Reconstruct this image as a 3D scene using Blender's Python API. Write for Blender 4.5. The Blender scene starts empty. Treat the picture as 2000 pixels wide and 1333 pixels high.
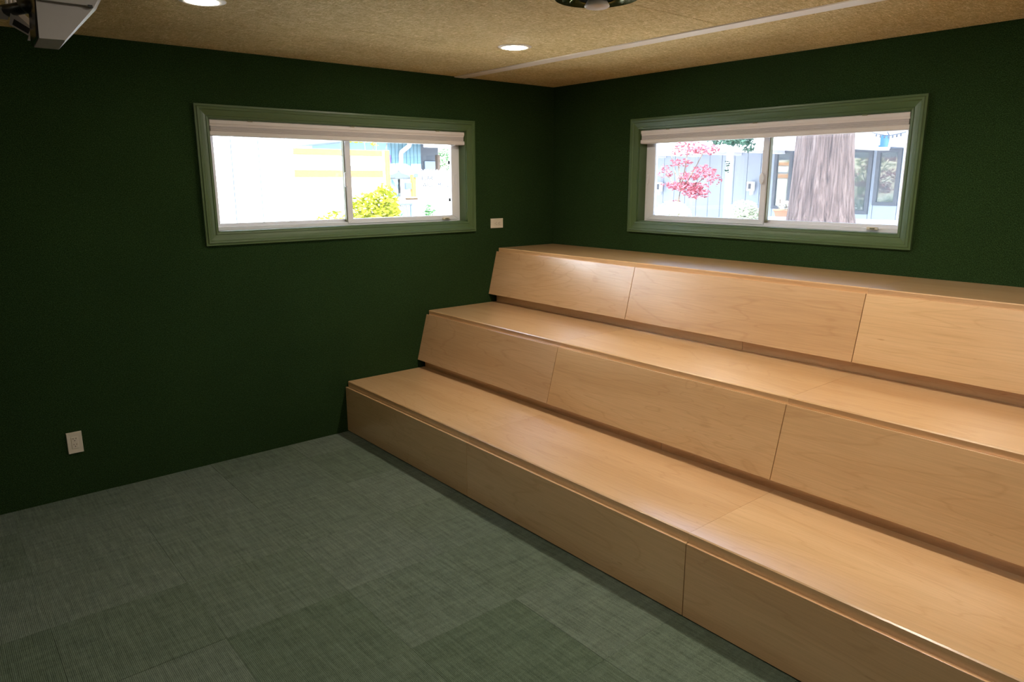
import bpy, bmesh, math, random
from mathutils import Vector, Matrix
random.seed(7)
S = bpy.context.scene
COL = S.collection

# ------------------------------------------------------------------ camera
FPX, YAW, PITCH, ROLL = 1391.6, 0.8759, -0.2200, -0.0021
CAM = Vector((4.3841, -4.0943, 1.7066))
fw = Vector((-math.sin(YAW)*math.cos(PITCH), math.cos(YAW)*math.cos(PITCH), math.sin(PITCH)))
rt0 = fw.cross(Vector((0, 0, 1))).normalized(); up0 = rt0.cross(fw)
rt = rt0*math.cos(ROLL) + up0*math.sin(ROLL); up = -rt0*math.sin(ROLL) + up0*math.cos(ROLL)
cd = bpy.data.cameras.new('camera'); cam = bpy.data.objects.new('camera', cd); COL.objects.link(cam)
cd.sensor_width = 36.0; cd.lens = FPX/2000*36.0; cd.clip_start = 0.05; cd.clip_end = 300
cam.matrix_world = Matrix(((rt.x, up.x, -fw.x, CAM.x), (rt.y, up.y, -fw.y, CAM.y), (rt.z, up.z, -fw.z, CAM.z), (0, 0, 0, 1)))
S.camera = cam

def at(u, v, ax, val):
    """world point where the sight line of pixel (u,v) meets the plane axis=val (survey of the photograph)"""
    d = fw + rt*((u-1000)/FPX) - up*((v-666.5)/FPX)
    return CAM + d*((val-CAM[ax])/d[ax])

# ------------------------------------------------------------------ world, sun, exposure
SUN_DIR = Vector((.85, -.45, .95))      # towards the sun
SKY, SUN = 0.27, 7.0
W = bpy.data.worlds.new('world'); S.world = W; W.use_nodes = True
wn = W.node_tree; bgn = wn.nodes['Background']
sky = wn.nodes.new('ShaderNodeTexSky'); sky.sky_type = 'NISHITA'; sky.sun_disc = False
sky.sun_elevation = math.radians(52); sky.sun_rotation = math.radians(130); sky.air_density = 1.0; sky.dust_density = 1.5
wn.links.new(sky.outputs[0], bgn.inputs[0]); bgn.inputs[1].default_value = SKY
sl = bpy.data.lights.new('sun', 'SUN'); sl.energy = SUN; sl.angle = math.radians(0.6); sl.color = (.84, .92, 1.0)
so = bpy.data.objects.new('sun', sl); COL.objects.link(so)
so.rotation_euler = (-SUN_DIR).to_track_quat('-Z', 'Y').to_euler(); so.location = (8, -8, 12)
S.view_settings.view_transform = 'Standard'; S.view_settings.look = 'None'
S.view_settings.exposure = 2.7; S.view_settings.gamma = 1.0; S.view_settings.use_curve_mapping = False
LAMP = 64.0          # radiance of a downlight lens
WARM = (1.0, .90, .75)

# ------------------------------------------------------------------ helpers
def new_mat(name, col, rough=.6, metal=0., spec=.5):
    m = bpy.data.materials.new(name); m.use_nodes = True
    b = m.node_tree.nodes['Principled BSDF']
    b.inputs['Base Color'].default_value = (*col, 1); b.inputs['Roughness'].default_value = rough
    b.inputs['Metallic'].default_value = metal; b.inputs['Specular IOR Level'].default_value = spec
    return m
def N(m, t, **kw):
    n = m.node_tree.nodes.new(t)
    for k, v in kw.items(): setattr(n, k, v)
    return n
def lk(m, a, b): m.node_tree.links.new(a, b)
def pb(m): return m.node_tree.nodes['Principled BSDF']
def ramp(m, fac, stops):
    r = N(m, 'ShaderNodeValToRGB'); e = r.color_ramp.elements
    e[0].position = stops[0][0]; e[0].color = (*stops[0][1], 1); e[1].position = stops[-1][0]; e[1].color = (*stops[-1][1], 1)
    for p, c in stops[1:-1]:
        x = e.new(p); x.color = (*c, 1)
    lk(m, fac, r.inputs[0]); return r.outputs[0]
def coords(m, scale=(1, 1, 1), kind='Object', rot=(0, 0, 0)):
    t = N(m, 'ShaderNodeTexCoord'); mp = N(m, 'ShaderNodeMapping'); mp.inputs['Scale'].default_value = scale; mp.inputs['Rotation'].default_value = rot
    lk(m, t.outputs[kind], mp.inputs[0]); return mp.outputs[0]
def noise(m, vec, scale, detail=3, rough=.55, dist=0., w=None):
    n = N(m, 'ShaderNodeTexNoise'); n.inputs['Scale'].default_value = scale; n.inputs['Detail'].default_value = detail
    n.inputs['Roughness'].default_value = rough; n.inputs['Distortion'].default_value = dist
    if w is not None:
        n.noise_dimensions = '4D'; lk(m, w, n.inputs['W'])
    lk(m, vec, n.inputs['Vector']); return n.outputs['Fac']
def math_(m, op, a, b):
    n = N(m, 'ShaderNodeMath', operation=op)
    for i, x in enumerate((a, b)):
        if isinstance(x, (int, float)): n.inputs[i].default_value = x
        else: lk(m, x, n.inputs[i])
    return n.outputs[0]
def mixc(m, mode, fac, a, b):
    n = N(m, 'ShaderNodeMix', data_type='RGBA', blend_type=mode)
    for s, x in ((0, fac), (6, a), (7, b)):
        if isinstance(x, (int, float)): n.inputs[s].default_value = x
        elif isinstance(x, tuple): n.inputs[s].default_value = (*x, 1)
        else: lk(m, x, n.inputs[s])
    return n.outputs[2]
def bump(m, h, strength, dist):
    b = N(m, 'ShaderNodeBump'); b.inputs['Strength'].default_value = strength; b.inputs['Distance'].default_value = dist
    lk(m, h, b.inputs['Height']); lk(m, b.outputs[0], pb(m).inputs['Normal'])

# ------------------------------------------------------------------ materials
def felt_mat():
    m = new_mat('green_felt', (.012, .02, .008), 1.0, spec=.12)
    v = coords(m)
    a = noise(m, v, 230, 3, .7, .6); b = noise(m, coords(m, (1, 1, .35)), 620, 2, .6); c = noise(m, v, 2.2, 2)
    f = math_(m, 'ADD', math_(m, 'MULTIPLY', a, .5), math_(m, 'MULTIPLY', b, .5))
    col = ramp(m, f, [(.36, (.0036, .0085, .0022)), (.5, (.0150, .0345, .0088)), (.64, (.048, .094, .031))])
    lk(m, mixc(m, 'MULTIPLY', .35, col, ramp(m, c, [(.3, (.75, .75, .75)), (.7, (1.15, 1.15, 1.15))])), pb(m).inputs['Base Color'])
    bump(m, f, .5, .002); return m
def fibre_mat():
    m = new_mat('wood_fibre_board', (.45, .34, .16), .95, spec=.15)
    o = N(m, 'ShaderNodeObjectInfo')
    v1 = coords(m, (1, .16, 1), rot=(0, 0, .75)); v2 = coords(m, (1, .16, 1), rot=(0, 0, -.6)); v3 = coords(m, (.16, 1, 1), rot=(0, 0, .15))
    a = noise(m, v1, 84, 3, .6, 2.6); b = noise(m, v2, 94, 3, .6, 3.0); c = noise(m, v3, 88, 3, .6, 2.6)
    f = math_(m, 'MAXIMUM', math_(m, 'MAXIMUM', a, b), c)
    col = ramp(m, f, [(.45, (.34, .245, .085)), (.58, (.62, .485, .240)), (.72, (.93, .79, .50))])
    big = noise(m, coords(m), 3.0, 3)
    lk(m, mixc(m, 'MULTIPLY', .5, col, ramp(m, big, [(.3, (.82, .80, .74)), (.7, (1.08, 1.06, 1.0))])), pb(m).inputs['Base Color'])
    bump(m, f, .4, .002); return m
def maple_mat(name, dark=1.0):
    m = new_mat(name, (.62, .41, .22), .34, spec=.5)
    o = N(m, 'ShaderNodeObjectInfo'); w = math_(m, 'MULTIPLY', o.outputs['Random'], 60.)
    v = coords(m, (.55, 3.2, 3.2))
    warp = noise(m, v, 1.1, 3, .55, .9, w)
    rings = N(m, 'ShaderNodeMath', operation='FRACT'); lk(m, math_(m, 'MULTIPLY', warp, 11.), rings.inputs[0])
    tri = math_(m, 'ABSOLUTE', math_(m, 'SUBTRACT', rings.outputs[0], .5), 0)
    fine = noise(m, coords(m, (2.5, 90, 90)), 2.0, 3, .6, 0, w)
    c1 = ramp(m, warp, [(.3, (.65, .402, .198)), (.5, (.72, .462, .242)), (.7, (.77, .512, .282))])
    c2 = mixc(m, 'MULTIPLY', .55, c1, ramp(m, tri, [(0, (.86, .80, .74)), (.09, (1, 1, 1)), (1, (1, 1, 1))]))
    c3 = mixc(m, 'MULTIPLY', .5, c2, ramp(m, fine, [(.35, (.86, .83, .79)), (.62, (1.05, 1.04, 1.03))]))
    flk = noise(m, coords(m, (4, 22, 22)), 3.2, 2, .5, 0, w)
    c4 = mixc(m, 'MULTIPLY', 1.0, c3, ramp(m, flk, [(.20, (.78, .66, .55)), (.27, (1, 1, 1)), (1, (1, 1, 1))]))
    tint = ramp(m, o.outputs['Random'], [(0, (.98*dark, .92*dark, .82*dark)), (.33, (.95*dark, .93*dark, .96*dark)), (.66, (1.05*dark, 1.04*dark, .98*dark)), (1, (1.02*dark, .92*dark, .86*dark))])
    lk(m, mixc(m, 'MULTIPLY', 1.0, c4, tint), pb(m).inputs['Base Color'])
    pb(m).inputs['Coat Weight'].default_value = 1.0; pb(m).inputs['Coat Roughness'].default_value = .23; pb(m).inputs['Coat IOR'].default_value = 1.9
    bump(m, fine, .06, .001); return m
def carpet_mat():
    m = new_mat('ribbed_carpet', (.1, .12, .09), 1.0, spec=.1)
    o = N(m, 'ShaderNodeObjectInfo'); w = math_(m, 'MULTIPLY', o.outputs['Random'], 40.)
    wv = N(m, 'ShaderNodeTexWave', wave_type='BANDS', bands_direction='Y', wave_profile='SIN')
    wv.inputs['Scale'].default_value = 54.; wv.inputs['Distortion'].default_value = 1.8; wv.inputs['Detail'].default_value = 2; wv.inputs['Detail Scale'].default_value = 3.
    lk(m, coords(m), wv.inputs['Vector'])
    st = noise(m, coords(m, (3.2, 60, 1)), 2.0, 4, .65, .3, w); kn = noise(m, coords(m, (1, 1.6, 1)), 190, 2, .6, 0, w)
    cross = noise(m, coords(m, (26, 5, 1)), 1.6, 3, .6, .2, w)
    f = math_(m, 'ADD', math_(m, 'ADD', math_(m, 'MULTIPLY', wv.outputs['Fac'], .17), math_(m, 'MULTIPLY', st, .36)), math_(m, 'ADD', math_(m, 'MULTIPLY', kn, .26), math_(m, 'MULTIPLY', cross, .20)))
    col = ramp(m, f, [(.24, (.028, .038, .027)), (.48, (.104, .133, .102)), (.74, (.23, .275, .222))])
    tint = ramp(m, o.outputs['Random'], [(0, (.74, .80, .68)), (.4, (.95, .97, .91)), (1, (1.12, 1.10, 1.10))])
    lk(m, mixc(m, 'MULTIPLY', 1.0, col, tint), pb(m).inputs['Base Color'])
    bump(m, f, .7, .004); return m
def speckle(name, c0, c1, scale, rough=.9, bstr=.0, stretch=(1, 1, 1)):
    m = new_mat(name, c0, rough, spec=.2)
    f = noise(m, coords(m, stretch), scale, 4, .6, .3)
    lk(m, ramp(m, f, [(.3, c0), (.7, c1)]), pb(m).inputs['Base Color'])
    if bstr: bump(m, f, bstr, .02)
    return m
def leaf_mat(name, c0, c1):
    m = speckle(name, c0, c1, 9, .6)
    t = N(m, 'ShaderNodeBsdfTranslucent'); mx = N(m, 'ShaderNodeMixShader'); mx.inputs[0].default_value = .35
    t.inputs[0].default_value = (*[(a+b)/2 for a, b in zip(c0, c1)], 1)
    out = m.node_tree.nodes['Material Output']
    lk(m, pb(m).outputs[0], mx.inputs[1]); lk(m, t.outputs[0], mx.inputs[2]); lk(m, mx.outputs[0], out.inputs[0]); return m
def glass_mat(name, tint=(.97, .985, .98)):
    m = bpy.data.materials.new(name); m.use_nodes = True; n = m.node_tree.nodes; n.clear()
    out = n.new('ShaderNodeOutputMaterial'); tr = n.new('ShaderNodeBsdfTransparent'); gl = n.new('ShaderNodeBsdfGlossy'); mx = n.new('ShaderNodeMixShader'); fr = n.new('ShaderNodeFresnel')
    tr.inputs[0].default_value = (*tint, 1); gl.inputs['Roughness'].default_value = .02; fr.inputs[0].default_value = 1.35; dt = n.new('ShaderNodeBsdfTranslucent'); dt.inputs[0].default_value = (.85, .92, 1, 1); m2 = n.new('ShaderNodeMixShader'); m2.inputs[0].default_value = .006
    lk(m, fr.outputs[0], mx.inputs[0]); lk(m, tr.outputs[0], m2.inputs[1]); lk(m, dt.outputs[0], m2.inputs[2]); lk(m, m2.outputs[0], mx.inputs[1]); lk(m, gl.outputs[0], mx.inputs[2]); lk(m, mx.outputs[0], out.inputs[0]); return m
def screen_mat():
    m = bpy.data.materials.new('insect_mesh'); m.use_nodes = True; n = m.node_tree.nodes; n.clear()
    out = n.new('ShaderNodeOutputMaterial'); tr = n.new('ShaderNodeBsdfTransparent'); df = n.new('ShaderNodeBsdfTranslucent'); d2 = n.new('ShaderNodeBsdfDiffuse'); m1 = n.new('ShaderNodeMixShader'); mx = n.new('ShaderNodeMixShader')
    df.inputs[0].default_value = (.80, .84, .9, 1); d2.inputs[0].default_value = (.5, .5, .52, 1); m1.inputs[0].default_value = .25; mx.inputs[0].default_value = .022
    lk(m, df.outputs[0], m1.inputs[1]); lk(m, d2.outputs[0], m1.inputs[2]); lk(m, tr.outputs[0], mx.inputs[1]); lk(m, m1.outputs[0], mx.inputs[2]); lk(m, mx.outputs[0], out.inputs[0]); return m
def emit_mat(name, col, s):
    m = new_mat(name, col, .4); pb(m).inputs['Emission Color'].default_value = (*col, 1); pb(m).inputs['Emission Strength'].default_value = s; return m

M = dict(
    felt=felt_mat(), fibre=fibre_mat(), maple=maple_mat('maple_plywood'), carpet=carpet_mat(),
    carcass=new_mat('dark_carcass', (.05, .028, .012), .8), shadowgap=new_mat('black_plinth', (.01, .01, .01), .9),
    green=new_mat('green_gloss_paint', (.072, .118, .040), .36), vinyl=new_mat('white_vinyl', (.76, .76, .80), .35),
    olive=new_mat('weather_strip', (.20, .19, .10), .6), shade=speckle('shade_fabric', (.50, .46, .45), (.56, .51, .49), 300, .85),
    rail=new_mat('shade_rail', (.70, .64, .60), .45), ivory=new_mat('ivory_batten', (.72, .64, .54), .55), plate=new_mat('almond_plastic', (.68, .60, .47), .35),
    slot=new_mat('dark_slot', (.02, .012, .008), .6), hole=new_mat('brown_slot', (.12, .075, .035), .6),
    white=new_mat('white_plastic', (.34, .32, .31), .35), black=new_mat('black_plastic', (.006, .006, .007), .35), gloss=new_mat('black_gloss', (.012, .012, .010), .12),
    metal=new_mat('satin_metal', (.26, .27, .09), .22, 1.0), lens=emit_mat('lamp_lens', WARM, LAMP), trimring=new_mat('light_trim', (.74, .68, .58), .5),
    glass=glass_mat('window_glass'), mesh=screen_mat(), dark=new_mat('dark_void', (.004, .005, .004), 1.0), roof=new_mat('roof_felt', (.2, .2, .2), .9),
)

# ------------------------------------------------------------------ mesh builder
class MB:
    def __init__(s): s.b = bmesh.new()
    def box(s, a, b, bevel=0., seg=1):
        x0, y0, z0 = [min(p, q) for p, q in zip(a, b)]; x1, y1, z1 = [max(p, q) for p, q in zip(a, b)]
        return s.hexa([(x0, y0, z0), (x1, y0, z0), (x1, y1, z0), (x0, y1, z0), (x0, y0, z1), (x1, y0, z1), (x1, y1, z1), (x0, y1, z1)], bevel, seg)
    def hexa(s, p, bevel=0., seg=1):
        v = [s.b.verts.new(q) for q in p]
        fs = [s.b.faces.new([v[i] for i in f]) for f in ((0, 3, 2, 1), (4, 5, 6, 7), (0, 1, 5, 4), (1, 2, 6, 5), (2, 3, 7, 6), (3, 0, 4, 7))]
        if bevel:
            es = list({e for f in fs for e in f.edges})
            bmesh.ops.bevel(s.b, geom=es, offset=bevel, segments=seg, affect='EDGES', profile=.5)
        return s
    def prism(s, poly, d, bevel=0.):
        d = Vector(d); a = [s.b.verts.new(p) for p in poly]; b = [s.b.verts.new(Vector(p)+d) for p in poly]; n = len(poly)
        fs = [s.b.faces.new(a[::-1]), s.b.faces.new(b)] + [s.b.faces.new([a[i], a[(i+1) % n], b[(i+1) % n], b[i]]) for i in range(n)]
        if bevel: bmesh.ops.bevel(s.b, geom=list({e for f in fs for e in f.edges}), offset=bevel, segments=1, affect='EDGES')
        return s
    def loft(s, rings, close=True, caps=True):
        R = [[s.b.verts.new(p) for p in r] for r in rings]; n = len(rings[0])
        for a, b in zip(R, R[1:]):
            for i in range(n if close else n-1): s.b.faces.new([a[i], a[(i+1) % n], b[(i+1) % n], b[i]])
        if caps and close: s.b.faces.new(R[0][::-1]); s.b.faces.new(R[-1])
        return s
    def tube(s, pts, rad, n=8, caps=True):
        pts = [Vector(p) for p in pts]; rad = rad if isinstance(rad, (list, tuple)) else [rad]*len(pts); rings = []
        for i, p in enumerate(pts):
            t = (pts[min(i+1, len(pts)-1)]-pts[max(i-1, 0)]).normalized(); q = t.to_track_quat('Z', 'Y')
            rings.append([p + q @ Vector((rad[i]*math.cos(2*math.pi*k/n), rad[i]*math.sin(2*math.pi*k/n), 0)) for k in range(n)])
        return s.loft(rings, True, caps)
    def lathe(s, c, prof, n=32, caps=True):
        c = Vector(c); return s.loft([[c + Vector((r*math.cos(2*math.pi*k/n), r*math.sin(2*math.pi*k/n), z)) for k in range(n)] for r, z in prof], True, caps)
    def leaves(s, c, r, n, size, flat=.4):
        for _ in range(n):
            d = Vector((random.gauss(0, 1), random.gauss(0, 1), random.gauss(0, 1))).normalized()*(random.random()**.4)
            p = Vector(c) + Vector((d.x*r[0], d.y*r[1], d.z*r[2])); a = random.uniform(.6, 1.3)*size
            u = Vector((random.gauss(0, 1), random.gauss(0, 1), random.gauss(0, flat))).normalized(); w = u.orthogonal().normalized(); w.rotate(Matrix.Rotation(random.uniform(0, 6.3), 3, u))
            v = [s.b.verts.new(q) for q in (p-u*a, p+w*a*.42, p+u*a, p-w*a*.42)]; s.b.faces.new(v)
        return s
    def build(s, name, mat, parent=None, smooth=False, normals=True):
        if normals: bmesh.ops.recalc_face_normals(s.b, faces=s.b.faces)
        me = bpy.data.meshes.new(name); s.b.to_mesh(me); s.b.free()
        o = bpy.data.objects.new(name, me); COL.objects.link(o); me.materials.append(M[mat] if isinstance(mat, str) else mat)
        if parent: o.parent = parent; o.matrix_parent_inverse = parent.matrix_world.inverted() if parent.type == 'EMPTY' else Matrix()
        if smooth:
            for p in me.polygons: p.use_smooth = True
        return o
def empty(name, loc=(0, 0, 0)):
    o = bpy.data.objects.new(name, None); COL.objects.link(o); o.location = loc; o.empty_display_size = .1; o.matrix_world = Matrix.Translation(loc); return o
def tag(o, label, cat, group=None):
    o['label'] = label; o['category'] = cat
    if group: o['group'] = group
    return o
def struct(o): o['kind'] = 'structure'; return o
def copy_tree(o, parent=None):
    c = o.copy(); COL.objects.link(c)
    if parent: c.parent = parent
    for ch in o.children: copy_tree(ch, c)
    return c

# ------------------------------------------------------------------ room shell
H, XR, YR, T = 2.44, 6.3, -6.3, .15
LW = (-2.705, -.880, 1.416, 2.068)       # opening in the left wall  (y0,y1,z0,z1)
RW = (.904, 2.738, 1.420, 2.068)         # opening in the right wall (x0,x1,z0,z1)
m = MB()
m.box((-T, YR-T, -.1), (0, T, LW[2])).box((-T, YR-T, LW[3]), (0, T, H+.12)).box((-T, YR-T, LW[2]), (0, LW[0], LW[3])).box((-T, LW[1], LW[2]), (0, T, LW[3]))
struct(m.build('wall_left', 'felt'))
m = MB()
m.box((0, 0, -.1), (XR+T, T, RW[2])).box((0, 0, RW[3]), (XR+T, T, H+.12)).box((0, 0, RW[2]), (RW[0], T, RW[3])).box((RW[1], 0, RW[2]), (XR+T, T, RW[3]))
struct(m.build('wall_right', 'felt'))
struct(MB().box((0, YR-T, -.1), (XR+T, YR, H+.12)).build('wall_south', 'felt'))
struct(MB().box((XR, YR, -.1), (XR+T, 0, H+.12)).build('wall_east', 'felt'))
floor = struct(MB().box((0, YR, -.1), (XR, 0, -.008)).build('floor', 'shadowgap'))
ts, xo, yo = .509, .298, -1.862
for i in range(-1, 12):
    for j in range(0, 10):
        x0, x1 = max(xo+ts*i, 0.002), min(xo+ts*(i+1), XR-.002); y1, y0 = yo-ts*j, max(yo-ts*(j+1), YR+.002)
        if x1-x0 < .02 or y1-y0 < .02: continue
        zt = random.choice((0, 0, .0006, -.0008))
        MB().box((x0+.0002, y0+.0002, -.008), (x1-.0002, y1-.0002, zt), .0008).build('carpet_tile', 'carpet', floor)
ceil = struct(MB().box((-T-.25, YR-T, H+.02), (XR+T, T+.25, H+.2)).build('ceiling', 'roof'))
for x0, x1, y0, y1 in [(0.002, 6.29, -.925, -.002)] + [(a, b, c, d) for a, b in ((0.002, .99), (.99, 2.21), (2.21, 3.43), (3.43, 4.65), (4.65, 5.87), (5.87, 6.298)) for c, d in ((-3.365, -.925), (-5.805, -3.365), (YR+.002, -5.805))]:
    MB().box((x0+.0018, y0+.0018, H), (x1-.0018, y1-.0018, H+.022), .0015).build('ceiling_panel', 'fibre', ceil)
MB().box((0.002, -.972, H-.006), (XR-.002, -.876, H+.001), .001).build('joint_batten', 'ivory', ceil)

# ------------------------------------------------------------------ windows
PROF = [(0, 0), (0, .010), (.011, .012), (.0135, .009), (.027, .0125), (.044, .0155), (.048, .020), (.060, .0215), (.064, .0175), (.075, .0175), (.075, 0)]
def mapping(side): return (lambda s, d, z: (d, s, z)) if side == 'L' else (lambda s, d, z: (s, -d, z))
def ring_frame(P, s0, s1, z0, z1, w, d0, d1, name, mat, parent, bev=.002):
    """rectangular frame: four mitred bars joined into one part (outer s0..s1,z0..z1; bar widths w = left,right,bottom,top)"""
    l, r, b, t = w; mb = MB()
    o = [(s0, z0), (s1, z0), (s1, z1), (s0, z1)]; i = [(s0+l, z0+b), (s1-r, z0+b), (s1-r, z1-t), (s0+l, z1-t)]
    for k in range(4):
        n = (k+1) % 4; q = [o[k], o[n], i[n], i[k]]
        mb.hexa([P(a, d0, c) for a, c in q] + [P(a, d1, c) for a, c in q], bev)
    return mb.build(name, mat, parent)
def window(name, side, op, mid, near_left):
    P = mapping(side); s0, s1, z0, z1 = op
    root = struct(empty(name, P((s0+s1)/2, 0, z0)))
    # casing boards, mitred, stepped profile
    cs = [((s0, z0), (-1, -1)), ((s1, z0), (1, -1)), ((s1, z1), (1, 1)), ((s0, z1), (-1, 1))]
    for k in range(4):
        (a, da), (b, db) = cs[k], cs[(k+1) % 4]
        MB().loft([[P(a[0]+da[0]*w, h, a[1]+da[1]*w) for w, h in PROF], [P(b[0]+db[0]*w, h, b[1]+db[1]*w) for w, h in PROF]]).build('casing_board', 'green', root)
    # painted jamb boards lining the opening
    t = .006
    for a, b, c, d in ((s0, s0+t, z0, z1), (s1-t, s1, z0, z1), (s0, s1, z0, z0+t), (s0, s1, z1-t, z1)):
        MB().box(P(a, -.079, c), P(b, .0, d)).build('jamb_board', 'green', root)
    ring_frame(P, s0+.001, s1-.001, z0+.001, z1-.001, (.030, .030, .026, .026), -.149, -.080, 'outer_frame', 'vinyl', root)
    # near sash and far sash
    ns = (s0+.022, mid+.022) if near_left else (mid-.022, s1-.022)
    fs = (mid-.028, s1-.028) if near_left else (s0+.028, mid+.028)
    near = ring_frame(P, ns[0], ns[1], z0+.014, z1-.02, (.066 if near_left else .040, .040 if near_left else .056, .034, .03), -.108, -.074, 'sash_frame', 'vinyl', root, .003)
    far = ring_frame(P, fs[0], fs[1], z0+.024, z1-.022, (.036, .03, .022, .03) if near_left else (.03, .036, .022, .03), -.142, -.114, 'sash_frame', 'vinyl', root, .003)
    MB().box(P(ns[0]+.03, -.093, z0+.03), P(ns[1]-.03, -.090, z1-.04)).build('pane', 'glass', near)
    MB().box(P(fs[0]+.02, -.130, z0+.03), P(fs[1]-.02, -.127, z1-.04)).build('pane', 'glass', far)
    # weather strip beside the meeting stile
    e = ns[1]+.002 if near_left else ns[0]-.002
    MB().box(P(e-.004, -.112, z0+.03), P(e+.004, -.084, z1-.03)).build('weather_strip', 'olive', root)
    # latches and pulls
    ms = ns[1]-.02 if near_left else ns[0]+.014
    zc = (z0+z1)/2-.02
    if near_left:
        MB().loft([[P(ms+.004-.016*(1 if q else .6)+.0+.016*math.cos(a), d, zc+.036*math.sin(a)) for a in [k*math.pi/8 for k in range(16)]] for d, q in ((-.075, 1), (-.058, 0))]).build('finger_pull', 'vinyl', near)
    else:
        lt = MB().box(P(ms-.030, -.076, zc-.048), P(ms-.010, -.056, zc+.048), .006).build('latch', 'vinyl', near)
    os_ = ns[0]+.012 if near_left else ns[1]-.024
    MB().box(P(os_-.007, -.075, zc-.035), P(os_+.007, -.060, zc+.035), .004).build('pull_rail', 'vinyl', near)
    ls = s1-.17 if near_left else s1-.14
    MB().box(P(ls-.032, -.078, z0+.016), P(ls+.032, -.060, z0+.034), .004).build('bottom_lock', 'plate', root)
    MB().box(P(ls-.012, -.064, z0+.022), P(ls+.016, -.056, z0+.029), .002).build('lock_lever', 'olive', root)
    if near_left:
        MB().box(P(mid+.012, -.147, z0+.034), P(s1-.045, -.1465, z1-.035)).build('insect_screen', 'mesh', root)
    else:
        for zz in (z0+.16, z0+.43):
            MB().box(P(ns[1]-.078, -.092, zz-.012), P(ns[1]-.064, -.080, zz+.012), .002).build('stop_clip', 'black', near)
    return root
w1 = window('window_1', 'L', LW, -1.795, False)
w2 = window('window_2', 'R', RW, 1.862, True)

def blind(side, op, label):
    P = mapping(side); s0, s1, z1 = op[0]+.010, op[1]-.010, op[3]-.008
    root = tag(empty('cellular_shade', P((s0+s1)/2, -.03, z1)), label, 'blind', 'raised cellular shades')
    pr = [(-.058, 0), (-.004, 0), (-.001, -.004), (-.001, -.020), (-.006, -.026), (-.008, -.034), (-.058, -.034)]
    MB().loft([[P(s, d, z1+z) for d, z in pr] for s in (s0, s1)]).build('head_rail', 'rail', root)
    top = z1-.034; n = 3; prof = []
    for k in range(n):
        prof += [(-.0075, top-k*.0097), (-.005, top-k*.0097-.0049)]
    prof.append((-.0075, top-n*.0097)); back = [(-.052, z) for _, z in prof[::-1]]
    MB().loft([[P(s, d, z) for d, z in prof+back] for s in (s0+.004, s1-.004)]).build('pleated_fabric', 'shade', root)
    b0 = top-n*.0097
    pr = [(-.056, 0), (-.006, 0), (-.002, -.005), (-.002, -.022), (-.008, -.027), (-.056, -.027)]
    MB().loft([[P(s, d, b0+z) for d, z in pr] for s in (s0-.002, s1+.002)]).build('bottom_rail', 'rail', root)
    for f in (.13, .5, .87):
        sc = s0+(s1-s0)*f
        MB().box(P(sc-.014, -.030, z1-.004), P(sc+.014, .001, z1+.003)).build('bracket', 'olive', root)
blind('L', LW, 'off-white pleated shade drawn up at the top of the left-hand window')
blind('R', RW, 'off-white pleated shade drawn up at the top of the right-hand window')

# ------------------------------------------------------------------ tiered seating
XS = [0.004, 1.4107, 2.8618, 4.312]; G = .0016
seat = tag(empty('tiered_bench', (2.1, -1, 0)), 'three-tier maple plywood bench seating with leaning front panels along the right wall', 'bleacher')
TIER = [  # slab front y, slab top, back y, panel bottom (y,z), panel top (y,z)
    (-1.9232, .362, -1.296, (-1.941, .006), (-1.941, .322)),
    (-1.2447, .782, -.612, (-1.351, .4225), (-1.262, .7535)),
    (-.5797, 1.202, -.003, (-.6795, .8466), (-.597, 1.1755))]
for k, (sy, sz, by, (b0, c0), (b1, c1)) in enumerate(TIER):
    lean = Vector((0, b1-b0, c1-c0)).normalized(); nrm = Vector((0, lean.z, -lean.y))*.018
    for i in range(3):
        x0, x1 = XS[i], XS[i+1]-(0 if i == 2 else 0)
        xa, xb = x0+(G if i else 0), x1-G
        # riser panel (slightly wider than the seat so it stands proud at the wall)
        p = [(xa-(.003 if i == 0 else 0), b0, c0), (xb, b0, c0), (xb, b0+nrm.y, c0+nrm.z), (xa-(.003 if i == 0 else 0), b0+nrm.y, c0+nrm.z)]
        q = [(xa-(.003 if i == 0 else 0), b1, c1), (xb, b1, c1), (xb, b1+nrm.y, c1+nrm.z), (xa-(.003 if i == 0 else 0), b1+nrm.y, c1+nrm.z)]
        MB().hexa(p+q, .0012).build('riser_panel', 'maple', seat)
        # seat board with eased nosing
        th = .048 if k == 0 else .036; xa2, xb2 = x0+(.0004 if i else 0.004), x1-.0004
        f = [(sy+.003, sz-th), (sy, sz-th+.003), (sy, sz-.0045), (sy+.0045, sz), (by, sz), (by, sz-th)]
        MB().prism([(xa2, y, z) for y, z in f], (xb2-xa2, 0, 0)).build('seat_board', 'maple', seat)
        if k < 2:   # recessed kick board behind the seat
            xk = [0.02, 2.226, 4.312]
            if i < 2: MB().box((xk[i]+.001, by-.004, sz-.04), (xk[i+1]-.001, by+.014, TIER[k+1][3][1]+.03), .001).build('kick_board', 'maple', seat)
    # carcass under the seat
    y0 = max(b0, b1)+.022; z0 = 0.0 if k == 0 else TIER[k-1][1]-.04
    yy = y0 if k == 0 else b1+.030
    MB().box((.03, yy, 0.001), (4.30, by if k < 2 else -.003, sz-.05)).build('carcass', 'carcass', seat)
MB().box((.01, -1.925, 0.0), (4.305, -1.90, .30)).build('plinth', 'shadowgap', seat)

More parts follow.
